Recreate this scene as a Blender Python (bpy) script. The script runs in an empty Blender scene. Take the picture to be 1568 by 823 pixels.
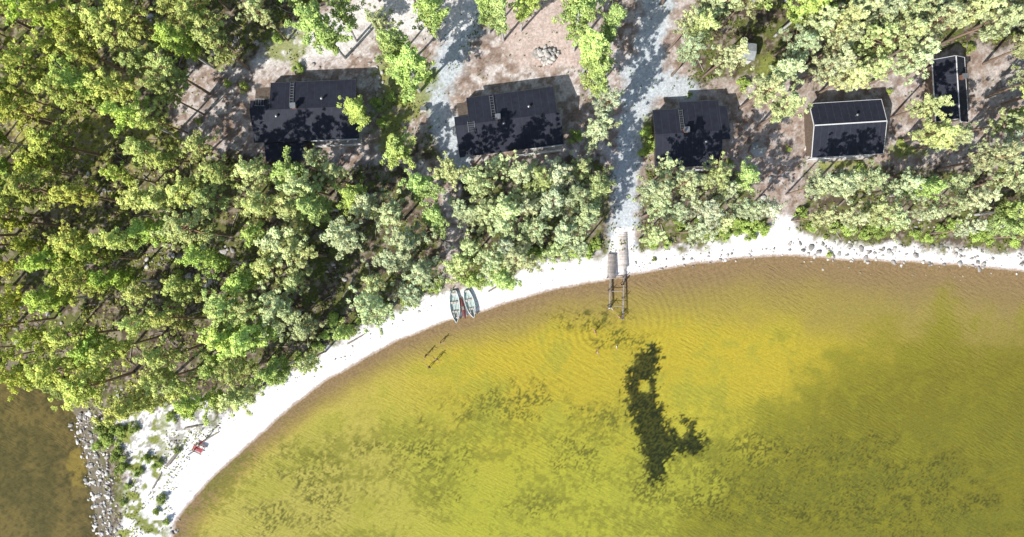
import bpy, math, numpy as np
from mathutils import Vector, Matrix
rng=np.random.default_rng(7)
H=98.0; S=0.09375
scene=bpy.context.scene
def W(px,py,z=0.0):
    f=(H-z)/H
    return ((px-784)*S*f,(411.5-py)*S*f)
def PXY(x,y): return x/S+784, 411.5-y/S
# ---------------------------------------------------------------- noise
_G=np.random.default_rng(3).random((256,256))
def vnoise(x,y):
    xi=np.floor(x).astype(int); yi=np.floor(y).astype(int)
    fx=x-xi; fy=y-yi; fx=fx*fx*(3-2*fx); fy=fy*fy*(3-2*fy)
    a=_G[xi&255,yi&255];b=_G[(xi+1)&255,yi&255];c=_G[xi&255,(yi+1)&255];d=_G[(xi+1)&255,(yi+1)&255]
    return (a*(1-fx)+b*fx)*(1-fy)+(c*(1-fx)+d*fx)*fy
def fbm(x,y,o=4):
    s=0;a=0.5;t=0
    for i in range(o):
        s=s+a*vnoise(x+17.3*i,y-9.1*i);t+=a;a*=0.5;x=x*2.03;y=y*2.03
    return s/t
def sm(v,a,b):
    t=np.clip((v-a)/(b-a),0,1); return t*t*(3-2*t)
def dist_line(x,y,pts,closed=False):
    d=np.full(np.shape(x),1e18); n=len(pts)
    for i in range(n if closed else n-1):
        ax,ay=pts[i];bx,by=pts[(i+1)%n]
        vx=bx-ax;vy=by-ay;L=vx*vx+vy*vy+1e-12
        t=np.clip(((x-ax)*vx+(y-ay)*vy)/L,0,1)
        d=np.minimum(d,(x-ax-t*vx)**2+(y-ay-t*vy)**2)
    return np.sqrt(d)
def inside(x,y,pts):
    r=np.zeros(np.shape(x),bool);n=len(pts)
    for i in range(n):
        ax,ay=pts[i];bx,by=pts[(i+1)%n]
        if ay==by: continue
        c=((ay>y)!=(by>y))&(x<(bx-ax)*(y-ay)/(by-ay)+ax)
        r^=c
    return r
def sdf(x,y,pts):  # positive inside
    d=dist_line(x,y,pts,True); return np.where(inside(x,y,pts),d,-d)
MAIN=[(262,900),(266,823),(272,797),(300,760),(345,715),(400,665),(450,622),(500,585),(560,549),(620,518),(690,492),(740,478),(800,459),(860,443),(930,431),(1000,415),(1080,403),(1150,396),(1200,392),(1260,395),(1330,401),(1400,404),(1480,408),(1568,417),(1800,430),(2600,520)]
LEFT=[(-900,450),(-300,530),(0,560),(50,582),(95,612),(116,638),(128,690),(140,750),(150,823),(165,900),(210,960)]
LAND=LEFT+MAIN+[(20000,900),(20000,-20000),(-20000,-20000),(-20000,300)]
def terr(x,y):
    px,py=PXY(np.asarray(x,float),np.asarray(y,float))
    d=sdf(px,py,LAND)*S
    d=d+0.5*(fbm(px*0.03,py*0.03,3)-0.5)
    z=np.where(d>0,1.5*(1-np.exp(-np.maximum(d,0)/11)),-2.0*(1-np.exp(-np.maximum(-d,0)/15)))
    z=z+np.where(d>1,0.25*sm(d,1,6)*(fbm(px*0.02,py*0.02,4)-0.5),0)
    return z,d
def tz(x,y): return float(terr(np.array([x]),np.array([y]))[0][0])
# ---------------------------------------------------------------- materials
def newmat(name):
    m=bpy.data.materials.new(name);m.use_nodes=True
    nt=m.node_tree;b=nt.nodes['Principled BSDF'];return m,nt,b
def simple(name,col,rough=0.8,var=0.25,scale=3.0,bump=0.2,metal=0.0):
    m,nt,b=newmat(name)
    tc=nt.nodes.new('ShaderNodeTexCoord');n=nt.nodes.new('ShaderNodeTexNoise');n.inputs['Scale'].default_value=scale;n.inputs['Detail'].default_value=4
    nt.links.new(tc.outputs['Object'],n.inputs['Vector'])
    r=nt.nodes.new('ShaderNodeMapRange');r.inputs[1].default_value=0.3;r.inputs[2].default_value=0.7;r.inputs[3].default_value=1-var;r.inputs[4].default_value=1+var
    nt.links.new(n.outputs['Fac'],r.inputs[0])
    mx=nt.nodes.new('ShaderNodeVectorMath');mx.operation='SCALE';mx.inputs[0].default_value=col[:3]
    nt.links.new(r.outputs[0],mx.inputs['Scale']);nt.links.new(mx.outputs[0],b.inputs['Base Color'])
    b.inputs['Roughness'].default_value=rough;b.inputs['Metallic'].default_value=metal
    bp=nt.nodes.new('ShaderNodeBump');bp.inputs['Strength'].default_value=bump;bp.inputs['Distance'].default_value=0.03
    nt.links.new(n.outputs['Fac'],bp.inputs['Height']);nt.links.new(bp.outputs[0],b.inputs['Normal'])
    return m
def leafmat(name,objcol):
    m=bpy.data.materials.new(name);m.use_nodes=True;nt=m.node_tree;nt.nodes.remove(nt.nodes['Principled BSDF'])
    at=nt.nodes.new('ShaderNodeAttribute');at.attribute_name='Col';col=at.outputs['Color']
    if objcol:
        oi=nt.nodes.new('ShaderNodeObjectInfo');mm=nt.nodes.new('ShaderNodeVectorMath');mm.operation='MULTIPLY'
        nt.links.new(col,mm.inputs[0]);nt.links.new(oi.outputs['Color'],mm.inputs[1]);col=mm.outputs[0]
    df=nt.nodes.new('ShaderNodeBsdfDiffuse');nt.links.new(col,df.inputs[0])
    nt.links.new(df.outputs[0],nt.nodes['Material Output'].inputs['Surface']);return m
def attrmat(name,rough=0.85,nscale=6,nvar=0.25,bump=0.3,bdist=0.05,spec=0.3):
    m,nt,b=newmat(name)
    at=nt.nodes.new('ShaderNodeAttribute');at.attribute_name='Col';col=at.outputs['Color']
    tc=nt.nodes.new('ShaderNodeTexCoord');n=nt.nodes.new('ShaderNodeTexNoise');n.inputs['Scale'].default_value=nscale;n.inputs['Detail'].default_value=4;n.inputs['Roughness'].default_value=0.7
    nt.links.new(tc.outputs['Object'],n.inputs['Vector'])
    r=nt.nodes.new('ShaderNodeMapRange');r.inputs[1].default_value=0.3;r.inputs[2].default_value=0.7;r.inputs[3].default_value=1-nvar;r.inputs[4].default_value=1+nvar
    nt.links.new(n.outputs['Fac'],r.inputs[0])
    sc=nt.nodes.new('ShaderNodeVectorMath');sc.operation='SCALE';nt.links.new(col,sc.inputs[0]);nt.links.new(r.outputs[0],sc.inputs['Scale']);col=sc.outputs[0]
    bp=nt.nodes.new('ShaderNodeBump');bp.inputs['Strength'].default_value=bump;bp.inputs['Distance'].default_value=bdist
    nt.links.new(n.outputs['Fac'],bp.inputs['Height']);nt.links.new(bp.outputs[0],b.inputs['Normal'])
    nt.links.new(col,b.inputs['Base Color']);b.inputs['Roughness'].default_value=rough;b.inputs['Specular IOR Level'].default_value=spec
    return m
M_leaf=leafmat('foliage',True)
M_under=leafmat('undergrowth_leaves',False)
M_bark=attrmat('bark',0.9,nscale=4,nvar=0.35)
M_rock=attrmat('rock',0.9,nscale=5,nvar=0.3)
M_roof=simple('roofing_felt',(0.019,0.022,0.038),0.75,0.3,1.5,0.3)
M_roof2=simple('roofing_felt_worn',(0.05,0.055,0.065),0.8,0.3,1.5,0.3)
M_wall=simple('timber_wall',(0.16,0.12,0.09),0.8,0.3,4)
M_white=simple('white_paint',(0.8,0.8,0.8),0.5,0.06,4)
M_metal=simple('galvanised_metal',(0.32,0.33,0.34),0.45,0.2,4,0.1,0.6)
M_wood=simple('weathered_wood',(0.30,0.25,0.21),0.85,0.3,4)
M_woodl=simple('pale_decking',(0.55,0.5,0.45),0.85,0.2,4)
M_glass=simple('window_glass',(0.03,0.04,0.05),0.08,0.1,1,0)
M_brick=simple('chimney_brick',(0.25,0.12,0.08),0.9,0.3,8)
M_red=simple('red_paint',(0.40,0.03,0.04),0.5,0.15,4)
M_boat=simple('boat_paint_aqua',(0.48,0.60,0.56),0.5,0.15,2)
M_boati=simple('boat_inside_pale',(0.50,0.60,0.56),0.6,0.2,2)
M_skin=simple('skin',(0.50,0.30,0.22),0.55,0.05,6)
M_grey=simple('grey_roof',(0.33,0.35,0.36),0.8,0.2,3)
def cloth(n,c): return simple(n,c,0.85,0.1,12)
# ---------------------------------------------------------------- mesh buffer
class Buf:
    def __init__(s): s.v=[];s.f=[];s.n=0;s.c=[];s.m=[]
    def add(s,v,f,col,mi=0):
        v=np.asarray(v,float);s.v.append(v)
        f=np.asarray(f,int)+s.n
        s.f.append(f);s.m.append(np.full(len(f),mi))
        c=np.asarray(col,float)
        if c.ndim==1: c=np.tile(c,(len(v),1))
        s.c.append(c);s.n+=len(v)
    def mesh(s,name,mats,smooth=False):
        v=np.concatenate(s.v);c=np.concatenate(s.c)
        me=bpy.data.meshes.new(name)
        lens=np.concatenate([np.full(len(f),f.shape[1]) for f in s.f]);loops=np.concatenate([f.ravel() for f in s.f])
        me.vertices.add(len(v));me.vertices.foreach_set('co',v.ravel())
        me.loops.add(len(loops));me.loops.foreach_set('vertex_index',loops.astype(np.int32))
        me.polygons.add(len(lens));st=np.concatenate([[0],np.cumsum(lens)[:-1]])
        me.polygons.foreach_set('loop_start',st.astype(np.int32))
        me.polygons.foreach_set('loop_total',lens.astype(np.int32))
        me.polygons.foreach_set('material_index',np.concatenate(s.m).astype(np.int32))
        if smooth: me.polygons.foreach_set('use_smooth',np.ones(len(lens),bool))
        a=me.attributes.new('Col','FLOAT_COLOR','POINT')
        cc=np.ones((len(v),4));cc[:,:3]=c[:,:3];a.data.foreach_set('color',cc.ravel())
        for m in mats: me.materials.append(m)
        me.update(calc_edges=True);me.validate();return me
def obj(name,me,loc=(0,0,0),rot=(0,0,0),sc=(1,1,1),parent=None):
    o=bpy.data.objects.new(name,me);scene.collection.objects.link(o)
    o.location=loc;o.rotation_euler=rot;o.scale=sc
    if parent: o.parent=parent
    return o
def empty(name,loc=(0,0,0),rotz=0):
    o=bpy.data.objects.new(name,None);scene.collection.objects.link(o);o.location=loc;o.rotation_euler=(0,0,rotz);return o
def tube(buf,pts,rad,sides,col,mi=0):
    pts=np.asarray(pts,float);n=len(pts)
    a=np.linspace(0,2*np.pi,sides,endpoint=False);V=[]
    for i in range(n):
        t=pts[min(i+1,n-1)]-pts[max(i-1,0)];t=t/(np.linalg.norm(t)+1e-9)
        u=np.cross(t,[0.3,0.9,0.1] if abs(t[2])>0.8 else [0,0,1]);u/=np.linalg.norm(u);w=np.cross(t,u)
        V.append(pts[i]+rad[i]*(np.cos(a)[:,None]*u+np.sin(a)[:,None]*w))
    V=np.concatenate(V);F=[]
    for i in range(n-1):
        for k in range(sides):
            F.append((i*sides+k,i*sides+(k+1)%sides,(i+1)*sides+(k+1)%sides,(i+1)*sides+k))
    buf.add(V,F,col,mi)
def unit(v): return v/(np.linalg.norm(v,axis=-1,keepdims=True)+1e-9)
def leaves(buf,c,nrm,L,Wd,col,mi,r):
    n=len(c);t=unit(np.cross(nrm,r.normal(size=(n,3))));b=np.cross(nrm,t)
    L=L*r.uniform(0.7,1.3,(n,1));Wd=Wd*r.uniform(0.7,1.3,(n,1))
    V=np.stack([c+t*L/2,c+b*Wd/2,c-t*L/2,c-b*Wd/2],1).reshape(-1,3)
    buf.add(V,np.arange(4*n).reshape(-1,4),np.repeat(col,4,0),mi)
# ---------------------------------------------------------------- trees
def make_tree(kind,seed):
    r=np.random.default_rng(seed);b=Buf()
    pine=kind=='pine'
    h=15.0;R=2.45 if pine else 2.4
    zs=np.linspace(0,1,9);bend=r.normal(0,0.4,2)
    tp=np.stack([bend[0]*zs**2+0.1*np.sin(zs*5+seed),bend[1]*zs**2+0.1*np.cos(zs*4),zs*h-0.3],1)
    tr=0.19*(1-zs)**0.8+0.02
    lowc=np.array([0.22,0.17,0.14]);hic=np.array([0.46,0.29,0.18])
    if not pine: lowc=np.array([0.5,0.49,0.47]);hic=np.array([0.6,0.59,0.57])
    cols=np.repeat(lowc[None]*(1-zs[:,None])+hic[None]*zs[:,None],8,0)
    tube(b,tp,tr,8,cols,0)
    z0=0.52 if pine else 0.38
    nb=36 if pine else 44
    C=[];N=[];K=[]
    hole=r.uniform(0,2*np.pi,3)
    ex=r.uniform(0.78,1.22)
    for i in range(nb):
        t=(i+r.uniform(0,1))/nb
        z=z0+(1-z0)*t**0.9
        ang=i*2.39996+r.normal(0,0.35)
        if pine: prof=(0.5+0.5*sm(t,0,0.2))*(1-0.78*sm(t,0.35,1.03))
        else: prof=(0.5+0.5*sm(t,0,0.35))*(1-0.85*sm(t,0.45,1.03))
        L=R*prof*r.uniform(0.4,1.38)*(1+(ex-1)*math.cos(2*ang))
        dh=min(abs((ang-q+np.pi)%(2*np.pi)-np.pi) for q in hole)
        if dh<0.38 and t<0.8: L*=0.4
        base=np.array([np.interp(z,zs,tp[:,0]),np.interp(z,zs,tp[:,1]),z*h-0.3])
        up=r.uniform(0.0,0.4)+0.55*t
        d=np.array([np.cos(ang),np.sin(ang),up]);sdv=np.array([-d[1],d[0],0])
        tip=base+d*L;mid=base+d*L*0.5+np.array([0,0,-0.08*L])
        tube(b,[base,mid,tip],[0.05,0.035,0.012],4,hic*0.8,0)
        ntf=4 if L>1.3 else (3 if L>0.8 else 2)
        for k in range(ntf):
            s=[1.0,0.78,0.60,0.40][k]*r.uniform(0.92,1.08)
            c=base+d*L*s+sdv*r.normal(0,0.3*min(1,L))+r.normal(0,0.10,3)
            if pine: rt=r.uniform(0.20,0.46);n=int(40*rt/0.38)
            else: rt=r.uniform(0.28,0.55);n=int(46*rt/0.42)
            p=unit(r.normal(size=(n,3)))*(r.random((n,1))**0.45)*rt*[1,1,0.7]
            nn=unit(p/rt*0.7+r.normal(0,0.40,(n,3))+[-0.14,-0.14,0.8])
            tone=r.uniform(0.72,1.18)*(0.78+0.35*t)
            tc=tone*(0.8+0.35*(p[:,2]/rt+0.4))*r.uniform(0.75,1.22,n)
            hue=r.uniform(-0.04,0.04)
            C.append(c+p);N.append(nn);K.append(np.stack([tc*(1+hue),tc,tc*(1-hue)],1))
    C=np.concatenate(C);N=np.concatenate(N);K=np.concatenate(K)
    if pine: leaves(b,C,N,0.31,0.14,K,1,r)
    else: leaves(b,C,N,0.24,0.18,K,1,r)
    return b.mesh(kind+'_mesh',[M_bark,M_leaf])
PINE=[make_tree('pine',100+i) for i in range(10)]
BIRCH=[make_tree('birch',200+i) for i in range(6)]
def make_shrub(seed):
    r=np.random.default_rng(seed);b=Buf();C=[];N=[];K=[]
    for i in range(16):
        a=r.uniform(0,6.28);d=r.uniform(0,1.0);z=r.uniform(0.4,1.7)*(1-0.4*d)
        c=np.array([math.cos(a)*d,math.sin(a)*d,z])
        tube(b,[(0,0,-0.2),c*0.5+[0,0,0.1],c],[0.03,0.02,0.008],4,(0.12,0.09,0.06),0)
        n=60;rt=r.uniform(0.25,0.5)
        p=unit(r.normal(size=(n,3)))*(r.random((n,1))**0.45)*rt
        tone=r.uniform(0.7,1.2)
        tc=tone*r.uniform(0.8,1.2,n)
        C.append(c+p);N.append(unit(p/rt*0.7+r.normal(0,0.4,(n,3))+[0,0,0.7]));K.append(np.stack([tc,tc,tc],1))
    leaves(b,np.concatenate(C),np.concatenate(N),0.2,0.14,np.concatenate(K),1,r)
    return b.mesh('shrub_mesh',[M_bark,M_leaf])
SHRUB=[make_shrub(300+i) for i in range(4)]
CAB=[(375,112,552,250),(690,128,868,250),(994,145,1122,256),(1236,150,1366,242),(1436,82,1494,192),(1130,62,1160,95),(1146,216,1176,242)]
trees=[]
def base_of(cx,cy,h): 
    return W(cx,cy,0.75*h+1.0)
def blocked(x,y,marg=0.8):
    px=x/S*H/(H-3)+784;py=411.5-y/S*H/(H-3)
    for a,b_,c,d in CAB:
        if a-marg/S<px<c+marg/S and b_-marg/S<py<d+marg/S: return True
    return False
def greencol(cx,cy,kind,r):
    k=float(np.clip((cx-60)/560,0,1))
    a=np.array([0.64,0.71,0.14]);bq=np.array([0.66,0.73,0.37])
    c=a*(1-k)+bq*k
    if kind=='birch': c=np.array([0.56,0.72,0.13])*(1-0.6*k)+np.array([0.66,0.80,0.33])*0.6*k
    c=c*r.uniform(0.76,1.10)
    c=c*np.array([1+r.normal(0,0.035),1,1+r.normal(0,0.10)])
    c=np.minimum(c,0.88)
    return tuple(c)+(1.0,)
def put_tree(cx,cy,kind,h,R=None,force=False):
    x,y=base_of(cx,cy,h)
    z,d=terr(np.array([x]),np.array([y]));z=float(z[0]);d=float(d[0])
    if not force and (d<1.0 or blocked(x,y)): return False
    me=(PINE if kind=='pine' else BIRCH);me=me[rng.integers(len(me))]
    sz=h/15.0;sr=(R/2.45 if R else sz*rng.uniform(0.9,1.15))
    o=obj(kind+'_tree',me,(x,y,z-0.1),(rng.normal(0,0.03),rng.normal(0,0.03),rng.uniform(0,6.28)),(sr,sr,sz))
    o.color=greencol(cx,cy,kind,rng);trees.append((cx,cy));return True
B,P='birch','pine'
hand=[(490,38,B,18,2.7),(512,12,B,17,2.1),(626,108,B,15,2.7),(598,62,B,16,2.3),(656,12,B,17,2.3),(590,45,P,15,2.0),
(549,170,B,9,2.1),(604,224,B,9,2.4),(768,18,B,15,2.1),(745,4,B,15,1.9),(800,5,B,14,1.9),
(905,72,B,16,2.5),(892,28,B,17,2.4),(918,112,B,15,2.4),(940,30,B,16,1.9),(926,160,P,13,2.2),(919,200,P,13,2.5),(895,5,B,16,2.2),
(862,232,P,10,1.8),(1085,42,P,16,2.5),(1060,78,P,15,2.0),(1112,82,P,15,2.2),(1098,8,P,16,2.3),(1052,35,P,15,1.8),
(1150,170,P,13,2.1),(1172,138,P,14,2.4),(1204,112,P,15,2.2),(1230,82,P,15,2.2),(1206,168,P,14,2.4),(1216,210,P,14,2.5),(1204,62,P,15,2.1),(1240,42,P,16,2.3),
(1266,98,P,15,2.4),(1287,64,P,15,2.2),(1294,28,P,16,2.3),(1308,112,P,14,2.2),(1334,66,P,15,2.3),(1340,104,P,14,1.9),(1380,58,P,16,2.3),
(1400,94,P,15,2.5),(1426,122,P,14,2.3),(1428,156,P,13,2.0),(1390,134,P,14,2.0),(1360,22,P,16,2.2),(1404,16,P,16,2.3),(1444,40,P,16,2.4),(1490,22,P,16,2.2),
(1532,22,P,16,2.6),(1552,66,P,16,2.3),(1548,108,P,15,2.3),(1534,146,P,15,2.0),(1444,196,P,13,2.4),(1408,214,P,12,2.1),(1464,210,P,12,1.9),
(1242,8,B,16,2.4),(1203,15,P,16,2.3),(1322,3,P,16,2.2),(1176,40,P,14,2.0),
(346,104,P,14,2.5),(330,66,P,15,2.3),(306,34,P,15,2.4),(358,134,P,12,1.8),(286,8,P,16,2.4),(400,22,P,14,1.7),
(212,238,P,14,2.4),(252,234,P,13,2.1),(350,232,P,16,2.4),(386,256,P,15,2.2),(432,272,B,14,2.3),(488,250,P,12,1.8),(510,268,P,12,1.7),(540,302,B,12,2.2),
(645,288,B,13,2.2),(655,332,B,12,2.1),(562,325,P,13,2.1),(330,262,P,16,2.1),(690,268,P,15,1.9),
(290,290,P,15,2.5),(215,300,P,14,2.4),(430,372,P,15,3.1),(402,402,P,14,2.5),(600,330,P,13,2.4),(612,400,P,13,2.6),(425,480,P,14,2.9),(385,470,P,14,2.2),(455,330,P,15,2.5),(330,312,P,14,2.1),(395,310,P,16,2.4),
(735,290,P,16,2.4),(800,262,P,15,2.3),(770,310,P,16,2.6),(850,310,P,15,2.5),(905,330,P,15,2.6),(925,285,P,15,2.2),(815,355,P,14,2.2),(740,345,P,14,2.4),
(1000,290,P,15,2.4),(1050,285,P,14,2.3),(1098,268,P,13,2.1)]
for t in hand: put_tree(t[0],t[1],t[2],t[3],t[4])
def fill(poly,holes,dmin,hr,bp,n=6000,seed=1,off=0):
    r=np.random.default_rng(seed);P_=np.array(poly,float)
    lo=P_.min(0);hi=P_.max(0)
    q=r.uniform(lo,hi,(n,2));ins=inside(q[:,0],q[:,1],poly);q=q[ins]
    for x,y in q:
        if any((x-a)**2/c**2+(y-b_)**2/d**2<1 for a,b_,c,d in holes): continue
        dd=dmin*r.uniform(0.8,1.35)
        if trees:
            T=np.array(trees)
            if ((T[:,0]-x)**2+(T[:,1]-y)**2).min()<dd*dd: continue
        h=r.uniform(*hr)
        put_tree(x,y,'birch' if r.random()<bp else 'pine',h,R=min(2.9,max(1.5,h/15*2.35*r.uniform(0.75,1.22))))
P1=[(-120,-80),(300,-60),(300,40),(262,110),(262,225),(330,225),(420,262),(560,300),(680,300),(672,440),(600,478),(520,515),(440,572),(370,612),(300,628),(120,615),(70,590),(-10,560),(-140,520)]
holes=[(130,225,54,72),(165,320,50,48),(505,435,54,60),(240,402,68,38),(25,215,30,36),(500,345,40,30),(85,130,24,28),(555,385,30,40),(95,330,36,26),(230,130,26,40),(150,85,26,22),(340,360,34,26),(320,440,42,26),(60,60,28,24),(200,50,32,24),(300,520,32,24),(150,480,40,26),(40,430,32,24),(460,520,36,20),(215,560,22,12),(105,185,20,20),(30,320,26,22),(360,540,24,22),(250,470,28,20),(90,540,26,16)]
fill(P1,holes,42,(12,18),0.18,seed=1)
P2=[(700,262),(790,238),(930,264),(925,350),(895,392),(830,385),(770,430),(700,442)]
fill(P2,[(700,300,14,40)],39,(11,15),0.12,seed=2)
P3=[(1000,268),(1035,258),(1130,262),(1165,280),(1178,320),(1100,345),(1000,366)]
fill(P3,[],39,(10,14),0.1,seed=3)
P4=[(1222,268),(1330,262),(1568,266),(1690,262),(1690,370),(1500,356),(1400,332),(1300,342),(1232,328)]
fill(P4,[(1210,350,24,34),(1420,265,50,14),(1350,300,18,14),(1480,300,18,14)],40,(10,15),0.12,seed=4)
fill([(1130,-120),(1700,-120),(1700,240),(1515,240),(1510,60),(1450,-5),(1140,-5)],[(1520,200,30,30)],46,(13,17),0.2,seed=5)
fill([(300,-160),(1130,-160),(1130,-25),(300,-25)],[(690,-60,45,80),(830,-60,40,80),(1000,-60,40,80)],50,(13,17),0.4,seed=6)
def far(n,x0,x1,y0,y1,dm,seed):
    r=np.random.default_rng(seed);pts=[]
    for _ in range(n):
        x=r.uniform(x0,x1);y=r.uniform(y0,y1)
        if pts and min((x-a)**2+(y-b_)**2 for a,b_ in pts)<dm*dm: continue
        if terr(np.array([x]),np.array([y]))[1][0]<3: continue
        pts.append((x,y))
        k='birch' if r.random()<0.25 else 'pine';ms=PINE if k=='pine' else BIRCH
        s=r.uniform(0.85,1.2)
        o=obj(k+'_tree',ms[r.integers(len(ms))],(x,y,tz(x,y)-0.1),(0,0,r.uniform(0,6)),(s,s,s));o.color=greencol(300,0,k,r)
far(220,-120,120,64,90,7,11);far(100,-118,-96,-5,62,7,12);far(100,94,118,5,62,7,13)
def put_shrub(px,py,s,c=(0.46,0.60,0.15)):
    x,y=W(px,py,1.0)
    z,d=terr(np.array([x]),np.array([y]))
    if d[0]<0.3: return
    q=rng.uniform(0.7,1.1);o=obj('shrub',SHRUB[rng.integers(4)],(x,y,float(z[0])),(0,0,rng.uniform(0,6.28)),(s,s,s*rng.uniform(0.7,1.1)));o.color=(c[0]*q,c[1]*q,c[2]*q,1)
for px,py,s in [(155,655,1.2),(170,672,1.3),(185,660,1.0),(150,682,0.9),(178,700,1.2),(190,714,0.8),(180,720,0.7),(240,712,0.8),(225,700,0.8),(205,655,0.8),(262,640,0.8),(195,745,0.6),(188,770,0.5),(245,765,0.7),(238,785,0.6),(252,800,0.6),(212,725,0.7),(272,690,0.5),(285,632,0.7)]:
    put_shrub(px,py,s,(0.36,0.46,0.11))
for i in range(26):
    t=rng.random();put_shrub(-60+t*190,548+t*75+rng.normal(0,6)-10,rng.uniform(0.7,1.3),(0.40,0.48,0.13))
for i in range(len(MAIN)-3):
    ax,ay=MAIN[i+2];bx,by=MAIN[i+3]
    if ax<420 or bx>1700: continue
    L=math.hypot(bx-ax,by-ay)
    for k in range(int(L/11)):
        t=rng.random();w=(48 if ax<930 else 38)+abs(rng.normal(0,14))
        nx,ny=(by-ay)/L,-(bx-ax)/L
        x=ax+(bx-ax)*t+nx*w;y=ay+(by-ay)*t+ny*w
        if 918<x<978 or 1180<x<1215 or 680<x<740: continue
        put_shrub(x,y,rng.uniform(0.4,1.1))
for i in range(170):
    x=rng.uniform(0,1568);y=rng.uniform(0,600)
    X,Y=W(x,y,0)
    if not blocked(X,Y,0.5) and (x<380 or 985<x<1130 and y>130 or y<40 and x>1100 or x>1130 or 560<x<650 and 90<y<160) : put_shrub(x,y,rng.uniform(0.3,0.8),(0.42,0.50,0.13))
for px,py in [(580,160),(600,150),(655,120),(588,190),(1000,225),(990,205),(985,235),(1315,262),(1300,275),(1320,285),(1130,355),(1150,360),(1090,362),(1170,352),(460,105),(430,60),(1135,130),(880,210),(680,270)]:
    put_shrub(px,py,rng.uniform(0.7,1.1))
# ---------------------------------------------------------------- ground sheet
def axis(a,step,far_):
    core=np.arange(-a,a+step,step);out=[];d=step;x=core[-1]
    while x<far_: d*=1.25;x+=d;out.append(x)
    out=np.array(out);return np.concatenate([-out[::-1],core,out])
xs=axis(84,0.22,2500);ys=axis(48,0.22,2500)
X,Y=np.meshgrid(xs,ys,indexing='ij');nx,ny=X.shape
x=X.ravel();y=Y.ravel()
z,d=terr(x,y);PXa,PYa=PXY(x,y)
n1=fbm(PXa*0.02,PYa*0.02);n2=fbm(PXa*0.07+50,PYa*0.07);n3=fbm(PXa*0.2+90,PYa*0.2+7);n4=fbm(PXa*0.5,PYa*0.5,2)
def mixc(c,col,m): return c*(1-m[:,None])+np.array(col)[None]*m[:,None]
def pm(poly,soft=8,amp=22): return sm(sdf(PXa,PYa,poly)+(n2-0.5)*amp*2+(n3-0.5)*amp*0.8,-soft,soft)
def el(cx,cy,a,b_,soft=0.35,amp=0.9):
    q=np.sqrt(((PXa-cx)/a)**2+((PYa-cy)/b_)**2);return 1-sm(q+(n2-0.5)*amp*2+(n3-0.5)*amp,1-soft,1+soft)
c=np.tile(np.array([0.11,0.082,0.056]),(len(x),1))
c=mixc(c,(0.14,0.15,0.045),sm(n2,0.42,0.58))
c=mixc(c,(0.42,0.40,0.10),sm(n1*0.5+n3*0.5,0.44,0.58)*(1-sm(PXa,200,450))*(1-sm(PYa,220,380)))  # yellow-green grass, upper left, with sunlit spots painted into its colour
c=mixc(c,(0.34,0.28,0.22),sm(n3,0.55,0.65)*0.8)
grav=(0.60,0.525,0.48)
G=[[(362,112),(430,62),(560,-30),(560,-400),(740,-400),(745,0),(722,60),(668,130),(660,200),(600,262),(380,240),(300,240),(262,170),(300,105)],
[(755,-400),(895,-400),(892,110),(905,240),(690,262),(665,200),(665,130),(735,60),(765,0)],
[(935,-400),(1075,-400),(1060,0),(1050,130),(992,155),(985,260),(970,370),(938,370),(940,260),(905,240),(890,110)],
[(985,255),(985,150),(1100,130),(1240,110),(1240,250),(1212,345),(1188,345),(1140,262)],
[(1240,130),(1500,70),(1700,120),(1700,250),(1568,262),(1220,255)],
[(600,235),(700,258),(712,350),(702,440),(672,440),(680,340)]]
g=np.zeros(len(x))
for q in G: g=np.maximum(g,pm(q,8,16))
g*=1-0.55*sm(n3,0.5,0.62)*sm(PXa,980,1150)
c=mixc(c,grav,g)
c=mixc(c,(0.36,0.26,0.205),g*sm(n2,0.42,0.56)*0.85)
c=mixc(c,(0.76,0.71,0.67),g*sm(n3,0.54,0.64)*0.6)
c=mixc(c,(0.20,0.135,0.095),g*sm(fbm(PXa*0.11+7,PYa*0.11),0.50,0.60)*0.65)
pink=pm([(790,-400),(885,-400),(888,110),(795,108),(770,60)],10,10);c=mixc(c,(0.64,0.51,0.45),pink*0.8)
for q,w in [([(740,-300),(738,0),(702,70),(668,140),(684,200),(700,252)],20),([(1012,-300),(1010,0),(990,70),(992,120),(970,190),(956,260),(952,372)],20),([(1000,130),(1040,140)],22),([(955,260),(960,120),(1000,60)],9)]:
    rd=1-sm(dist_line(PXa,PYa,q)+(n2-0.5)*22+(n3-.5)*14,w-8,w+8);c=mixc(c,(0.58,0.63,0.66),rd*0.9)
sunp=pm([(365,115),(440,62),(600,-20),(735,0),(700,60),(560,60),(520,95),(420,105)],12,20);c=mixc(c,(0.86,0.82,0.78),sunp*0.85)  # sunlit stretch of gravel: direct sun painted in as a near-white colour
for a in [(620,135,42,55),(440,75,30,24),(1000,215,16,35),(1310,270,28,22),(1130,358,70,14),(1180,110,30,20),(1385,235,25,10),(1280,255,40,9),(600,205,25,22)]:
    c=mixc(c,(0.26,0.29,0.065),el(*a)*0.85)
dm=dist_line(PXa,PYa,MAIN);dl=dist_line(PXa,PYa,LEFT)
wid=np.interp(PXa,[240,330,500,700,900,960,1050,1180,1215,1300,1568],[75,60,42,48,42,38,24,46,40,26,28])
onland=d>0
sand=(1-sm(dm+(n2-0.5)*26+(n3-0.5)*14,wid-8,wid+6))*onland
path=pm([(1185,330),(1215,330),(1220,385),(1175,385)],6,6);pier_p=pm([(938,350),(968,350),(974,430),(923,430)],4,4)
sand=np.maximum(sand,np.maximum(path,pier_p)*onland)
pen=pm([(170,850),(200,760),(195,690),(150,650),(210,625),(330,610),(300,760),(262,850)],8,12)*onland
sand=np.maximum(sand,pen*(0.35+0.65*sm(n3,0.42,0.52)))
c=mixc(c,(0.90,0.87,0.84),sand)
c=mixc(c,(0.50,0.43,0.36),sand*sm(n4*0.5+n3*0.5,0.60,0.70)*0.4)
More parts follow.
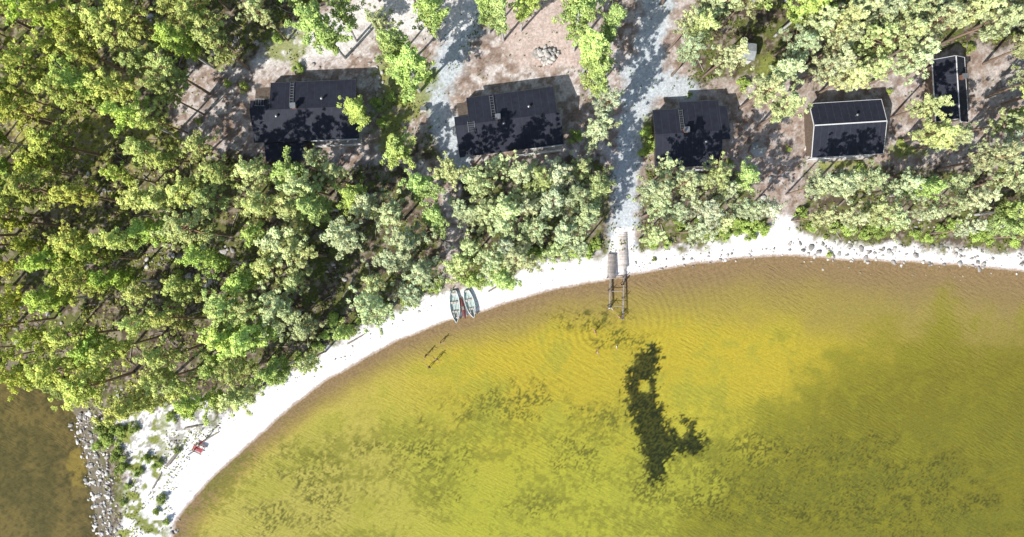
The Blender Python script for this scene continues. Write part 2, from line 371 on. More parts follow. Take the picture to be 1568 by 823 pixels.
c=mixc(c,(0.25,0.27,0.07),pen*sm(n2,0.53,0.62)*(1-sm(PXa,240,275)))
c=mixc(c,(0.36,0.25,0.18),(1-sm(d+(n3-.5)*0.3,0.15,0.5))*onland*0.85)
shl=(1-sm(dl,22,36))*onland*(PXa<235);c=mixc(c,(0.20,0.17,0.12),shl*0.85)
# lake bed
D=-d
WP=[(985,538),(1005,526),(1015,550),(1004,580),(1012,612),(1020,640),(1030,660),(1043,673),(1056,668),(1060,658),(1050,650),(1040,652),(1046,640),(1062,644),(1074,664),(1085,680),(1078,699),(1040,699),(1026,710),(1018,740),(996,746),(986,704),(973,660),(961,622),(958,590),(967,555)]
def weedmask(PXa,PYa,n3,n4):
    w=sm(sdf(PXa,PYa,WP)+(n3-0.5)*32+(n4-.5)*22,-3,2)
    return w*(1-(1-sm(np.hypot((PXa-990)*1.1,(PYa-594))+(n3-.5)*14+(n4-.5)*6,7,11)))
DK=[(1150,660),(1260,560),(1440,512),(1700,500),(1700,1000),(990,1000),(1060,780)]
bw=np.interp(PXa,[300,700,950,1100,1300,1568],[2.5,3.0,4.0,6.0,7.5,10.0])
b=np.tile(np.array([0.36,0.25,0.16]),(len(x),1))
t=D/bw+(n1-0.5)*0.7
b=mixc(b,(0.43,0.33,0.13),sm(t,0.25,0.9))
b=mixc(b,(0.66,0.53,0.065),sm(t,0.8,1.9))
b=mixc(b,(0.55,0.56,0.08),sm(PYa+(n1-0.5)*160,540,740)*sm(t,1,2))
b=mixc(b,(0.62,0.54,0.19),(1-sm(PXa+(n1-.5)*150,480,760))*sm(t,0.7,1.6)*0.75)
b=mixc(b,(0.43,0.44,0.08),sm(n2*0.5+n1*0.5,0.5,0.62)*sm(t,1,2)*0.5)
dks=sdf(PXa,PYa,DK)+(n1-0.5)*170+(n2-.5)*60
dk=sm(dks,-70,70)
b=mixc(b,(0.225,0.21,0.03),dk*0.9)
b=mixc(b,(0.38,0.365,0.04),dk*sm(n2*0.6+n1*0.4,0.48,0.6)*0.55)
b=mixc(b,(0.19,0.165,0.028),sm(PXa,1150,1600)*sm(t,0.6,1.5)*0.5)
weed=(0.010,0.021,0.010)
wm=np.zeros(len(x))
for a in [(480,725,55,30),(500,762,45,24),(650,700,60,44),(670,765,24,16),(800,612,45,24),(890,695,38,38),(905,490,42,16),(1130,740,80,45),(1200,770,70,46),(1290,760,100,64),(1360,800,90,40),(760,625,66,26),(1160,690,66,24),(440,800,55,24),(1030,760,45,24),(570,690,46,18),(930,640,46,18),(1430,740,60,40),(1240,700,60,20),(820,780,40,20),(1480,790,70,30),(950,520,40,14),(1100,775,60,26),(1320,700,70,26)]:
    wm=np.maximum(wm,el(*a,soft=0.7,amp=1.3)*sm(n3*0.5+n4*0.5,0.47,0.57))
b=mixc(b,(0.035,0.045,0.014),wm*0.9)
b=mixc(b,(0.22,0.23,0.04),sm(fbm(PXa*0.012+4,PYa*0.03+9)*0.45+n3*0.55,0.50,0.61)*sm(PYa,560,700)*0.65)
w=weedmask(PXa,PYa,n3,n4)*(0.88+0.12*sm(n4,0.4,0.6))
b=mixc(b,weed,w)
for q in [[(965,738),(1035,742),(1010,772),(975,770)],[(1000,535),(1020,532),(1012,560)]]: b=mixc(b,weed,pm(q,6,14)*sm(n4,0.4,0.55)*0.7)
lk=1-sm(PXa,200,210)
lb=np.tile(np.array([0.21,0.16,0.058]),(len(x),1));lb=mixc(lb,(0.12,0.10,0.038),sm(n1*0.5+n2*0.3+n3*0.2,0.40,0.62));lb=mixc(lb,(0.06,0.055,0.022),sm(n3,0.54,0.64)*0.5);lb=mixc(lb,(0.38,0.29,0.07),el(115,715,12,22)*0.7)
b=b*(1-lk[:,None])+lb*lk[:,None]
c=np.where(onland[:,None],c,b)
RC=W(925,500)
class NT:
    def __init__(s,nt): s.nt=nt;s.N=nt.nodes;s.L=nt.links;s.geo=s.N.new('ShaderNodeNewGeometry').outputs['Position']
    def noise(s,scale,det=6,ro=0.6,rot=0,scl=None,dist=0):
        n=s.N.new('ShaderNodeTexNoise');n.inputs['Scale'].default_value=scale;n.inputs['Detail'].default_value=det;n.inputs['Roughness'].default_value=ro;n.inputs['Distortion'].default_value=dist
        v=s.geo
        if scl:
            m1=s.N.new('ShaderNodeMapping');m1.inputs['Rotation'].default_value=(0,0,rot);s.L.new(v,m1.inputs[0])
            m2=s.N.new('ShaderNodeMapping');m2.inputs['Scale'].default_value=scl;s.L.new(m1.outputs[0],m2.inputs[0]);v=m2.outputs[0]
        s.L.new(v,n.inputs['Vector']);return n.outputs['Fac']
    def mr(s,i,a,b_,c_,d_):
        r=s.N.new('ShaderNodeMapRange');s.L.new(i,r.inputs[0])
        for k,v in zip((1,2,3,4),(a,b_,c_,d_)): r.inputs[k].default_value=v
        return r.outputs[0]
    def m(s,op,a,b_=0):
        q=s.N.new('ShaderNodeMath');q.operation=op
        for i,v in enumerate((a,b_)):
            if isinstance(v,(int,float)): q.inputs[i].default_value=v
            else: s.L.new(v,q.inputs[i])
        return q.outputs[0]
    def ripples(s):
        a=s.noise(1.7,2,0.6,-0.55,(0.45,1.7,1),0.3);b_=s.noise(1.9,2,0.6,0.5,(0.45,1.7,1),0.0);w=s.noise(0.12,1,0.5)
        k=s.mr(w,0.4,0.6,0,1)
        base=s.m('ADD',s.m('MULTIPLY',a,s.m('ADD',s.m('MULTIPLY',k,0.7),0.3)),s.m('MULTIPLY',b_,s.m('SUBTRACT',1.0,s.m('MULTIPLY',k,0.7))))
        sub=s.N.new('ShaderNodeVectorMath');sub.operation='SUBTRACT';s.L.new(s.geo,sub.inputs[0]);sub.inputs[1].default_value=(RC[0],RC[1],0)
        ln=s.N.new('ShaderNodeVectorMath');ln.operation='LENGTH';s.L.new(sub.outputs[0],ln.inputs[0])
        nn_=s.noise(0.4,1,0.5)
        ring=s.m('SINE',s.m('ADD',s.m('MULTIPLY',ln.outputs['Value'],6.4),s.m('MULTIPLY',nn_,7.0)))
        ring=s.m('MULTIPLY',ring,s.m('MULTIPLY',s.mr(ln.outputs['Value'],3,28,1,0),s.mr(w,0.38,0.55,0.3,1.0)))
        return base,ring
# land and lake bed share one sheet; two material slots by depth
def ground_mat(under):
    m,nt,bs=newmat('lake_bed' if under else 'ground_surface');T=NT(nt);N=T.N;Lk=T.L
    at=N.new('ShaderNodeAttribute');at.attribute_name='Col'
    f1=T.noise(3.2,5,0.75)
    v=T.mr(f1,0.3,0.7,0.80,1.20) if under else T.mr(f1,0.3,0.7,0.6,1.4)
    sc=N.new('ShaderNodeVectorMath');sc.operation='SCALE';Lk.new(at.outputs['Color'],sc.inputs[0]);Lk.new(v,sc.inputs['Scale'])
    Lk.new(sc.outputs[0],bs.inputs['Base Color']);bs.inputs['Roughness'].default_value=0.9;bs.inputs['Specular IOR Level'].default_value=0.2
    if under:
        rip,ring=T.ripples();hgt=T.m('ADD',T.m('MULTIPLY',rip,0.18),T.m('MULTIPLY',ring,0.019))
    else: hgt=T.m('MULTIPLY',f1,0.05)
    bp=N.new('ShaderNodeBump');bp.inputs['Strength'].default_value=1.0;bp.inputs['Distance'].default_value=1.0;Lk.new(hgt,bp.inputs['Height']);Lk.new(bp.outputs[0],bs.inputs['Normal'])
    return m
gb=Buf()
idx=np.arange(nx*ny).reshape(nx,ny)
F=np.stack([idx[:-1,:-1],idx[1:,:-1],idx[1:,1:],idx[:-1,1:]],-1).reshape(-1,4)
gb.add(np.stack([x,y,z],1),F,c,0)
gb.m=[(z[F].max(1)<-0.12).astype(int)]
obj('ground',gb.mesh('ground',[ground_mat(False),ground_mat(True)],True))
# ---------------------------------------------------------------- water
def water_mat():
    m,nt,bs=newmat('lake_water');T=NT(nt);N=T.N;Lk=T.L;N.remove(bs)
    rip,ring=T.ripples()
    hgt=T.m('ADD',T.m('MULTIPLY',rip,0.20),T.m('MULTIPLY',ring,0.05))
    bp=N.new('ShaderNodeBump');bp.inputs['Strength'].default_value=1.0;bp.inputs['Distance'].default_value=1.0;Lk.new(hgt,bp.inputs['Height']);b1=bp.outputs[0]
    ge=N.new('ShaderNodeNewGeometry');mxn=N.new('ShaderNodeMix');mxn.data_type='VECTOR';mxn.inputs[0].default_value=0.1
    Lk.new(ge.outputs['Normal'],mxn.inputs[4]);Lk.new(b1,mxn.inputs[5]);b2=mxn.outputs[1]
    tr=N.new('ShaderNodeBsdfTransparent');tr.inputs[0].default_value=(0.98,0.98,0.90,1)
    at=N.new('ShaderNodeAttribute');at.attribute_name='Col'
    df=N.new('ShaderNodeBsdfDiffuse');Lk.new(b1,df.inputs['Normal']);df.inputs[0].default_value=(0.52,0.49,0.08,1)
    gl=N.new('ShaderNodeBsdfGlossy');gl.inputs['Roughness'].default_value=0.08;Lk.new(b2,gl.inputs['Normal'])
    m1=N.new('ShaderNodeMixShader');Lk.new(at.outputs['Fac'],m1.inputs[0]);Lk.new(tr.outputs[0],m1.inputs[1]);Lk.new(df.outputs[0],m1.inputs[2])
    fr=N.new('ShaderNodeFresnel');fr.inputs['IOR'].default_value=1.33
    m2=N.new('ShaderNodeMixShader');Lk.new(fr.outputs[0],m2.inputs[0]);Lk.new(m1.outputs[0],m2.inputs[1]);Lk.new(gl.outputs[0],m2.inputs[2])
    Lk.new(m2.outputs[0],N['Material Output'].inputs['Surface']);return m
wx=axis(84,0.5,2400);wy=axis(48,0.5,2400);XX,YY=np.meshgrid(wx,wy,indexing='ij')
fx_,fy_=XX.ravel(),YY.ravel()
zz,dd=terr(fx_,fy_);qx_,qy_=PXY(fx_,fy_)
tb=0.03+0.16*sm(-dd,0.3,7);tb*=1-0.88*weedmask(qx_,qy_,fbm(qx_*0.2+90,qy_*0.2+7),fbm(qx_*0.5,qy_*0.5,2));tb=np.where(qx_<205,tb*0.2,tb)
tb*=1-0.5*sm(sdf(qx_,qy_,DK),-70,70)
wb=Buf();ii=np.arange(XX.size).reshape(XX.shape);FF=np.stack([ii[:-1,:-1],ii[1:,:-1],ii[1:,1:],ii[:-1,1:]],-1).reshape(-1,4)
keep=(dd[FF].min(1)<2.0);FF=FF[keep]
wb.add(np.stack([fx_,fy_,np.zeros(XX.size)],1),FF,np.stack([tb]*3,1),0)
obj('lake_water',wb.mesh('lake_water',[water_mat()],True))
# ---------------------------------------------------------------- rocks
import bmesh
bm=bmesh.new();bmesh.ops.create_icosphere(bm,subdivisions=2,radius=1);bm.verts.ensure_lookup_table()
IV=np.array([v.co[:] for v in bm.verts]);IF=np.array([[v.index for v in f.verts] for f in bm.faces]);bm.free()
def rock(buf,x,y,z,r,rg,tone=None):
    v=IV.copy()
    for _ in range(7):
        dv=unit(rg.normal(size=3));k=v@dv;cut=rg.uniform(0.4,0.8);v=v-np.outer(np.maximum(k-cut,0),dv)*0.95
    v=v*(1+rg.normal(0,0.05,(len(v),1)));v=v*rg.uniform(0.65,1.3,3)*[1,1,0.6]*r
    a=rg.uniform(0,6.28);R=np.array([[math.cos(a),-math.sin(a),0],[math.sin(a),math.cos(a),0],[0,0,1]]);v=v@R.T
    t=tone or rg.uniform(0.2,0.7);buf.add(v+[x,y,z],IF,(t*1.03,t*0.97,t*0.9),0)
rb=Buf();rg=np.random.default_rng(5)
def scatter_rocks(n,fn,rmin,rmax,dz=0.2,pw=3,t0=None,t1=None):
    for _ in range(n):
        px,py=fn();X_,Y_=W(px,py);r=rmin+(rmax-rmin)*rg.random()**pw;rock(rb,X_,Y_,tz(X_,Y_)+r*dz,r,rg,rg.uniform(t0,t1) if t0 else None)
def along(pts,o0,o1):
    P_=np.array(pts,float);seg=np.hypot(*np.diff(P_,axis=0).T);cum=np.concatenate([[0],np.cumsum(seg)])
    def f():
        s=rg.uniform(0,cum[-1]);i=min(np.searchsorted(cum,s)-1,len(seg)-1);i=max(i,0);t=(s-cum[i])/seg[i];p=P_[i]*(1-t)+P_[i+1]*t
        dvec=(P_[i+1]-P_[i])/seg[i];nrm=np.array([dvec[1],-dvec[0]]);q=p+nrm*(o0+(o1-o0)*rg.random());return q
    return f
LS=[(110,636),(128,690),(140,750),(150,823),(156,860)]
scatter_rocks(420,along(LS,-8,38),0.08,0.42,pw=2,t0=0.25,t1=0.85)
scatter_rocks(150,along(LS,14,58),0.06,0.26,t0=0.3,t1=0.8)
RS=[(1205,392),(1260,395),(1330,401),(1400,404),(1480,408),(1568,417),(1700,425)]
scatter_rocks(300,along(RS,-4,28),0.06,0.42,pw=2.2,t0=0.2,t1=0.65)
scatter_rocks(26,along(RS,0,26),0.3,0.55,pw=1,t0=0.3,t1=0.6)
scatter_rocks(60,along(RS,-22,0),0.06,0.26)
scatter_rocks(120,along([(960,422),(1080,403),(1200,392)],-2,18),0.06,0.3)
scatter_rocks(50,along([(440,632),(620,520),(740,480),(930,432)],20,42),0.08,0.30)
scatter_rocks(14,along([(262,850),(275,795)],-4,10),0.15,0.4)
for cx,cy,a,b_,n in [(310,408,60,30,55),(240,395,50,24,35),(365,75,30,20,30),(1405,345,40,14,14),(1190,300,25,20,10),(60,470,60,60,25),(505,430,40,34,20),(690,380,16,50,14),(1300,235,80,12,10),(230,50,60,40,20),(170,600,60,10,14),(150,280,50,50,25)]:
    scatter_rocks(n,lambda:(cx+rg.normal()*a*0.6,cy+rg.normal()*b_*0.6),0.12,0.6)
obj('shore_rocks',rb.mesh('shore_rocks',[M_rock]))
sp=Buf()
for _ in range(42):
    a=rg.uniform(0,6.28);q=rg.random()**0.5;px=838+math.cos(a)*19*q;py=86+math.sin(a)*13*q;X_,Y_=W(px,py,1.3);rock(sp,X_,Y_,tz(X_,Y_)+0.1+0.7*(1-q),rg.uniform(0.25,0.55),rg,rg.uniform(0.3,0.65))
obj('stone_pile',sp.mesh('stone_pile',[M_rock]))
sb=Buf()
for i,(px,py) in enumerate([(583,98),(578,104),(585,112),(580,120),(587,127),(582,134),(588,141),(600,98),(610,94),(595,150),(566,98),(573,93),(480,100),(490,104),(468,100)]):
    X_,Y_=W(px,py,1.3);rock(sb,X_,Y_,tz(X_,Y_)+0.1,rg.uniform(0.2,0.42),rg,rg.uniform(0.4,0.6))
obj('stone_border',sb.mesh('stone_border',[M_rock]))
# ---------------------------------------------------------------- undergrowth (one mass)
ub=Buf();ru=np.random.default_rng(21)
n=110000;qx=ru.uniform(-80,80,n);qy=ru.uniform(-42,46,n)
zq,dq=terr(qx,qy);ppx,ppy=PXY(qx,qy)
gq=np.zeros(n)
for q in G: gq=np.maximum(gq,sm(sdf(ppx,ppy,q),-10,12))
gr=np.zeros(n)
for a in [(620,135,42,55),(440,75,30,24),(1000,215,16,35),(1310,270,28,22),(1130,358,70,14),(1180,110,30,20),(1385,235,25,10),(600,205,25,22)]:
    gr=np.maximum(gr,(((ppx-a[0])/a[2])**2+((ppy-a[1])/a[3])**2<1.1)*0.9)
wq=np.interp(ppx,[240,330,500,700,900,960,1050,1180,1215,1300,1568],[40,50,40,44,42,40,24,46,40,26,28])
dens=(1-gq*0.93);dens=np.maximum(dens,gr);dens*=sm(vnoise(qx*0.7,qy*0.7)*0.6+vnoise(qx*2,qy*2)*0.4,0.36,0.6)
dens*=sm(dist_line(ppx,ppy,MAIN)-wq,-6,6);dens=np.where((ppx<270)&(ppy>620),(vnoise(qx*0.8,qy*0.8)>0.62)*0.7,dens)
dens*=(dist_line(ppx,ppy,LEFT)>22);dens*=dq>0.6
for a,b_,c_,d_ in CAB: dens*=~((ppx>a-2)&(ppx<c_+2)&(ppy>b_-2)&(ppy<d_+6))
kk=ru.random(n)<dens
P3_=np.stack([qx,qy,zq+ru.uniform(0.02,0.4,n)],1)[kk];m_=len(P3_)
nn=unit(ru.normal(0,0.5,(m_,3))+[0,0,1]);warm=(1-np.clip((ppx[kk]-100)/500,0,1))[:,None]
tone=ru.uniform(0.45,1.25,(m_,1))*(0.8+0.4*warm)
col=(np.array([0.25,0.31,0.08])*(1-warm)+np.array([0.38,0.40,0.08])*warm)*tone
leaves(ub,P3_,nn,0.34,0.2,col,0,ru)
obj('undergrowth',ub.mesh('undergrowth',[M_under]))
fb=Buf()
for _ in range(300):
    px=ru.uniform(0,700) if ru.random()<0.7 else ru.uniform(980,1560);py=ru.uniform(0,560) if px<700 else ru.uniform(0,350)
    X_,Y_=W(px,py)
    if terr(np.array([X_]),np.array([Y_]))[1][0]<4 or blocked(X_,Y_,1.5): continue
    if max(float(sdf(np.array([px]),np.array([py]),q)[0]) for q in G)>0: continue
    a=ru.uniform(0,6.28);L=ru.uniform(0.8,4.5);zz_=tz(X_,Y_)+0.1
    tube(fb,[(X_,Y_,zz_),(X_+math.cos(a)*L/2,Y_+math.sin(a)*L/2,zz_+0.08),(X_+math.cos(a+0.1)*L,Y_+math.sin(a+0.1)*L,zz_+0.02)],[0.07,0.05,0.02],5,(0.42,0.37,0.32),0)
obj('fallen_branches',fb.mesh('fallen_branches',[M_bark]))
# ---------------------------------------------------------------- helpers for built things
def boxpart(name,parent,c,size,mat,rot=(0,0,0),bev=0.01):
    bm=bmesh.new();bmesh.ops.create_cube(bm,size=1);bmesh.ops.scale(bm,vec=size,verts=bm.verts)
    if bev: bmesh.ops.bevel(bm,geom=bm.edges[:],offset=min(bev,min(size)*0.3),segments=1,affect='EDGES')
    me=bpy.data.meshes.new(name);bm.to_mesh(me);bm.free();me.materials.append(mat)
    return obj(name,me,c,rot,(1,1,1),parent)
def polypart(name,parent,verts,faces,mat):
    me=bpy.data.meshes.new(name);me.from_pydata(verts,[],faces);me.materials.append(mat);me.update();return obj(name,me,parent=parent)
def slab(name,parent,u0,u1,v0,v1,zf,mat,th=0.14):
    V=[];
    for dz in (0,-th):
        V+=[(u0,v0,zf(v0)+dz),(u1,v0,zf(v0)+dz),(u1,v1,zf(v1)+dz),(u0,v1,zf(v1)+dz)]
    return polypart(name,parent,V,[(0,1,2,3),(7,6,5,4),(0,4,5,1),(1,5,6,2),(2,6,7,3),(3,7,4,0)],mat)
def wallblock(name,parent,u0,u1,v0,v1,zf,mat):
    vs=[v0,v1] if not (v0<0<v1) else [v0,0.0,v1]
    V=[];n=len(vs)
    for u in (u0,u1):
        for v in vs: V.append((u,v,zf(v)-0.15))
        for v in vs: V.append((u,v,-0.6))
    F=[tuple([i for i in range(n)]+[2*n-1-i for i in range(n)])]
    F.append(tuple(reversed([j+2*n for j in F[0]])))
    for i in range(n-1): F.append((i,i+2*n,i+1+2*n,i+1))
    F.append((0,n,3*n,2*n));F.append((n-1,3*n-1,4*n-1,2*n-1))
    return polypart(name,parent,V,F,mat)
def ladder(parent,a,b_,width=0.5,rungs=9,name='roof_ladder'):
    lb_=Buf();a=np.array(a,float);b_=np.array(b_,float);t=unit(b_-a);sd=unit(np.cross(t,[0,0,1]))*width/2
    for s_ in (-1,1): tube(lb_,[a+sd*s_,b_+sd*s_],[0.035,0.035],6,(0.3,0.3,0.3))
    for i in range(rungs):
        p=a+(b_-a)*(i+0.5)/rungs;tube(lb_,[p-sd,p+sd],[0.022,0.022],5,(0.3,0.3,0.3))
    me=lb_.mesh(name,[M_metal]);obj(name,me,parent=parent)
def pipe(parent,u,v,z0,h,r=0.12,name='vent_pipe',mat=None):
    p=Buf();tube(p,[(u,v,z0),(u,v,z0+h),(u,v,z0+h),(u,v,z0+h+0.02)],[r,r,r*1.5,r*1.5],10,(0.3,0.3,0.3));tube(p,[(u,v,z0+h+0.1),(u,v,z0+h+0.2)],[r*1.5,0.01],10,(1,1,1));obj(name,p.mesh(name,[mat or M_metal]),parent=parent)
def railing(parent,a,b_,z,h=1.0,mat=M_white):
    rl=Buf();a=np.array([*a,0.]);b_=np.array([*b_,0.]);L=np.linalg.norm(b_-a);n=max(2,int(L/0.9))
    for k in (h,h*0.6,h*0.25): tube(rl,[a+[0,0,z+k],b_+[0,0,z+k]],[0.05,0.05],4,(1,1,1))
    for i in range(n+1):
        p=a+(b_-a)*i/n;tube(rl,[p+[0,0,z-0.3],p+[0,0,z+h]],[0.05,0.05],4,(1,1,1))
    obj('railing',rl.mesh('railing',[mat]),parent=parent)
def cabin(name,cx,cy,rotdeg,slabs,walls,ridge=4.3,pitch=0.27,roofmat=M_roof,trim=M_roof2,white=False):
    """cx,cy: map position of the ridge centre; extents in metres about it"""
    X_,Y_=W(cx,cy,ridge+1.2);g0=tz(X_,Y_)
    e=empty(name,(X_,Y_,g0),math.radians(rotdeg))
    zf=lambda v:ridge-pitch*abs(v)
    for i,(u0,u1,v0,v1) in enumerate(slabs):
        slab('roof_%d'%i,e,u0,u1,v0,v1,zf,roofmat)
        fm=M_white if white else trim
        for v in (v0,v1):
            if abs(v)>0.1: boxpart('fascia_%d'%i,e,((u0+u1)/2,v+math.copysign(0.03,v),zf(v)-0.08),(u1-u0+0.1,0.05,0.22),fm)
        for u in (u0,u1):
            vm=(v0+v1)/2;sgn=math.copysign(1,vm);ang=-math.atan(pitch)*sgn
            boxpart('barge_board_%d'%i,e,(u+(0.03 if u==u1 else -0.03),vm,zf(vm)-0.06),(0.05,abs(v1-v0)*math.hypot(1,pitch)-0.02,0.2),fm,(ang,0,0))
        k=u0+1.0
        while k<u1-0.3:
            vm=(v0+v1)/2;sgn=math.copysign(1,vm)
            boxpart('felt_seam',e,(k,vm,zf(vm)+0.006),(0.04,abs(v1-v0)*math.hypot(1,pitch)-0.1,0.02),trim,(-math.atan(pitch)*sgn,0,0),0)
            k+=1.0
    for i,(u0,u1,v0,v1) in enumerate(walls): 
        wallblock('walls_%d'%i,e,u0,u1,v0,v1,zf,M_wall)
    u0,u1,v0,v1=walls[0]
    n=max(2,int((u1-u0)/2.6))
    for i in range(n):
        u=u0+(i+0.5)*(u1-u0)/n
        if i==n//2:
            boxpart('door',e,(u,v0-0.03,1.05),(0.95,0.08,2.05),M_white);continue
        boxpart('window_frame',e,(u,v0-0.03,1.5),(1.3,0.08,1.2),M_white);boxpart('window_glass',e,(u,v0-0.05,1.5),(1.1,0.08,1.0),M_glass)
        boxpart('window_frame',e,(u,v1+0.03,1.5),(1.0,0.08,0.9),M_white);boxpart('window_glass',e,(u,v1+0.05,1.5),(0.84,0.08,0.74),M_glass)
    return e,zf
m=S*0.945
e,zf=cabin('holiday_cabin',464,167,2.5,[(-80*m,81*m,-46*m,0),(-50*m,81*m,0,44*m),(-80*m,-50.3*m,0.0,16*m)],[(-74*m,75*m,-28*m,38*m),(-74*m,5*m,-40*m,-28.1*m)])
ladder(e,(-17*m,43*m,zf(43*m)+0.12),(-17*m,3*m,zf(3*m)+0.12));ladder(e,(-73*m,13*m,zf(13*m)+0.15),(-58*m,12*m,zf(12*m)+0.15),0.9,4)
boxpart('chimney',e,(-12*m,3*m,4.55),(0.6,0.6,1.1),M_brick);boxpart('chimney_cap',e,(-12*m,3*m,5.14),(0.75,0.75,0.07),M_metal);pipe(e,30*m,14*m,3.8,0.6);pipe(e,-40*m,-10*m,3.9,0.5)
boxpart('deck',e,(42*m,-42*m,0.15),(74*m,20*m,0.3),M_woodl);railing(e,(6*m,-51*m),(79*m,-51*m),0.3)
boxpart('lean_to_roof',e,(-36*m,-60*m,2.25),(64*m,30*m,0.12),M_roof,(0.12,0,0));boxpart('lean_to_walls',e,(-36*m,-58*m,0.9),(58*m,24*m,2.2),M_wall)
boxpart('white_gutter',e,(42*m,-47.5*m,2.95),(72*m,0.14,0.12),M_white)
e,zf=cabin('holiday_cabin',777,183,7.5,[(-80*m,81*m,-46*m,0),(-58*m,77*m,0,43*m),(-80*m,-58.3*m,0,14*m)],[(-74*m,73*m,-28*m,37*m),(-74*m,5*m,-40*m,-28.1*m)])
ladder(e,(-20*m,42*m,zf(42*m)+0.12),(-20*m,3*m,zf(3*m)+0.12));ladder(e,(-56*m,4*m,zf(4*m)+0.15),(-56*m,-12*m,zf(12*m)+0.15),0.9,5)
boxpart('chimney',e,(-14*m,4*m,4.55),(0.6,0.6,1.1),M_brick);boxpart('chimney_cap',e,(-14*m,4*m,5.14),(0.75,0.75,0.07),M_metal);pipe(e,-6*m,-6*m,3.9,0.5);pipe(e,35*m,15*m,3.8,0.5)
boxpart('deck',e,(42*m,-42*m,0.15),(74*m,20*m,0.3),M_woodl);railing(e,(6*m,-51*m),(79*m,-51*m),0.3)
boxpart('white_gutter',e,(54*m,-47.5*m,2.95),(50*m,0.14,0.12),M_white)
e,zf=cabin('holiday_cabin',1056,203,3,[(-52*m,50*m,-50*m,0),(-10*m,50*m,0,50*m),(-52*m,-10.3*m,0,39*m),(50.4*m,62*m,-12*m,0),(50.4*m,62*m,0,40*m)],[(-46*m,44*m,-32*m,36*m),(-46*m,-10*m,-44*m,-32.1*m),(44.1*m,56*m,-8*m,34*m)])
ladder(e,(-10*m,38*m,zf(38*m)+0.12),(-10*m,3*m,zf(3*m)+0.12));boxpart('chimney',e,(-6*m,3*m,4.55),(0.6,0.6,1.1),M_brick);boxpart('chimney_cap',e,(-6*m,3*m,5.14),(0.75,0.75,0.07),M_metal)
boxpart('deck',e,(18*m,-44*m,0.15),(50*m,20*m,0.3),M_woodl);railing(e,(-5*m,-53*m),(44*m,-53*m),0.3);pipe(e,25*m,-15*m,3.8,0.5)
e,zf=cabin('holiday_cabin',1303,189,3.5,[(-56*m,55*m,-47*m,0),(-56*m,55*m,0,36*m)],[(-50*m,49*m,-40*m,31*m)],white=True,pitch=0.33)
boxpart('ridge_cap',e,(0,0,4.34),(111*m,0.16,0.06),M_white);railing(e,(-50*m,-46*m),(50*m,-46*m),0.2)
boxpart('deck',e,(0,-45*m,0.1),(100*m,10*m,0.2),M_woodl);pipe(e,10*m,12*m,3.8,0.6)
e,zf=cabin('holiday_cabin',1466,136,93.5,[(-50*m,50*m,-22*m,0),(-46*m,50*m,0,26*m)],[(-44*m,44*m,-17*m,21*m)],white=True,pitch=0.62,ridge=4.2)
boxpart('ridge_cap',e,(0,0,4.24),(100*m,0.14,0.06),M_white);boxpart('chimney',e,(17*m,-9*m,4.1),(0.55,0.7,1.2),M_brick);boxpart('chimney_cap',e,(17*m,-9*m,4.74),(0.7,0.85,0.08),M_metal)
e,zf=cabin('storage_shed',1146,78,-8,[(-12*m,12*m,-13*m,0),(-12*m,12*m,0,13*m)],[(-10*m,10*m,-11*m,11*m)],roofmat=M_grey,trim=M_metal,ridge=2.6,pitch=0.35)
X_,Y_=W(1161,229,2.5);e=empty('grill_hut',(X_,Y_,tz(X_,Y_)),0.2)
hv=[(1.25*math.cos(k*math.pi/3),1.25*math.sin(k*math.pi/3)) for k in range(6)]
polypart('walls',e,[(a*.85,b_*.85,-0.3) for a,b_ in hv]+[(a*.85,b_*.85,1.55) for a,b_ in hv],[(k,(k+1)%6,6+(k+1)%6,6+k) for k in range(6)],M_wood)
polypart('roof',e,[(a,b_,1.5) for a,b_ in hv]+[(a*.2,b_*.2,2.5) for a,b_ in hv],[(k,(k+1)%6,6+(k+1)%6,6+k) for k in range(6)]+[tuple(range(6,12))],M_grey)
polypart('smoke_hood',e,[(a*.26,b_*.26,2.6) for a,b_ in hv]+[(0,0,2.95)],[(k,(k+1)%6,6) for k in range(6)],M_metal)
boxpart('door',e,(0.95,0.0,0.7),(0.08,0.6,1.4),M_woodl)
# ---------------------------------------------------------------- pier
X_,Y_=W(946,425);e=empty('bathing_pier',(X_,Y_,0.35),math.radians(-1.5))
pb=Buf()
def planks(x0,x1,y0,y1,z,step=0.16,gap=0.02,k=1.0):
    yy=y0
    while yy<y1:
        V=[(x0,yy,z),(x1,yy,z),(x1,yy+step-gap,z),(x0,yy+step-gap,z),(x0,yy,z-0.04),(x1,yy,z-0.04),(x1,yy+step-gap,z-0.04),(x0,yy+step-gap,z-0.04)]
        t=rg.uniform(0.8,1.2)*k;pb.add(np.array(V)+[rg.normal(0,0.01),0,0],[(0,1,2,3),(7,6,5,4),(0,4,5,1),(1,5,6,2),(2,6,7,3),(3,7,4,0)],(0.36*t,0.32*t,0.29*t));yy+=step
planks(-1.65,-0.45,-0.2,3.3,0.45,k=1.1)
planks(-1.25,-1.0,-4.3,-0.22,0.25);planks(0.7,0.92,-6.0,3.5,0.25)
for yy in (-0.1,-2.0,-4.1): tube(pb,[(-1.4,yy,0.18),(0.95,yy,0.18)],[0.05,0.05],6,(0.4,0.36,0.32))
for px_,py_ in [(-1.4,-4.2),(-0.95,-4.2),(-1.4,-2),(-0.95,-2),(0.65,-5.9),(1.0,-5.9),(0.65,-3),(1.0,-3),(-1.6,-0.1),(-0.5,-0.1),(0.65,0),(1.0,0)]:
    tube(pb,[(px_,py_,-1.4),(px_,py_,0.75)],[0.06,0.06],8,(0.34,0.3,0.27))
obj('planks_and_posts',pb.mesh('pier',[M_bark]),parent=e)
X_,Y_=W(954,388,0.8);e=empty('boardwalk',(X_,Y_,tz(X_,Y_)+0.12));pb=Buf();planks(-0.65,0.65,-2.2,3.0,0.15,k=2.1)
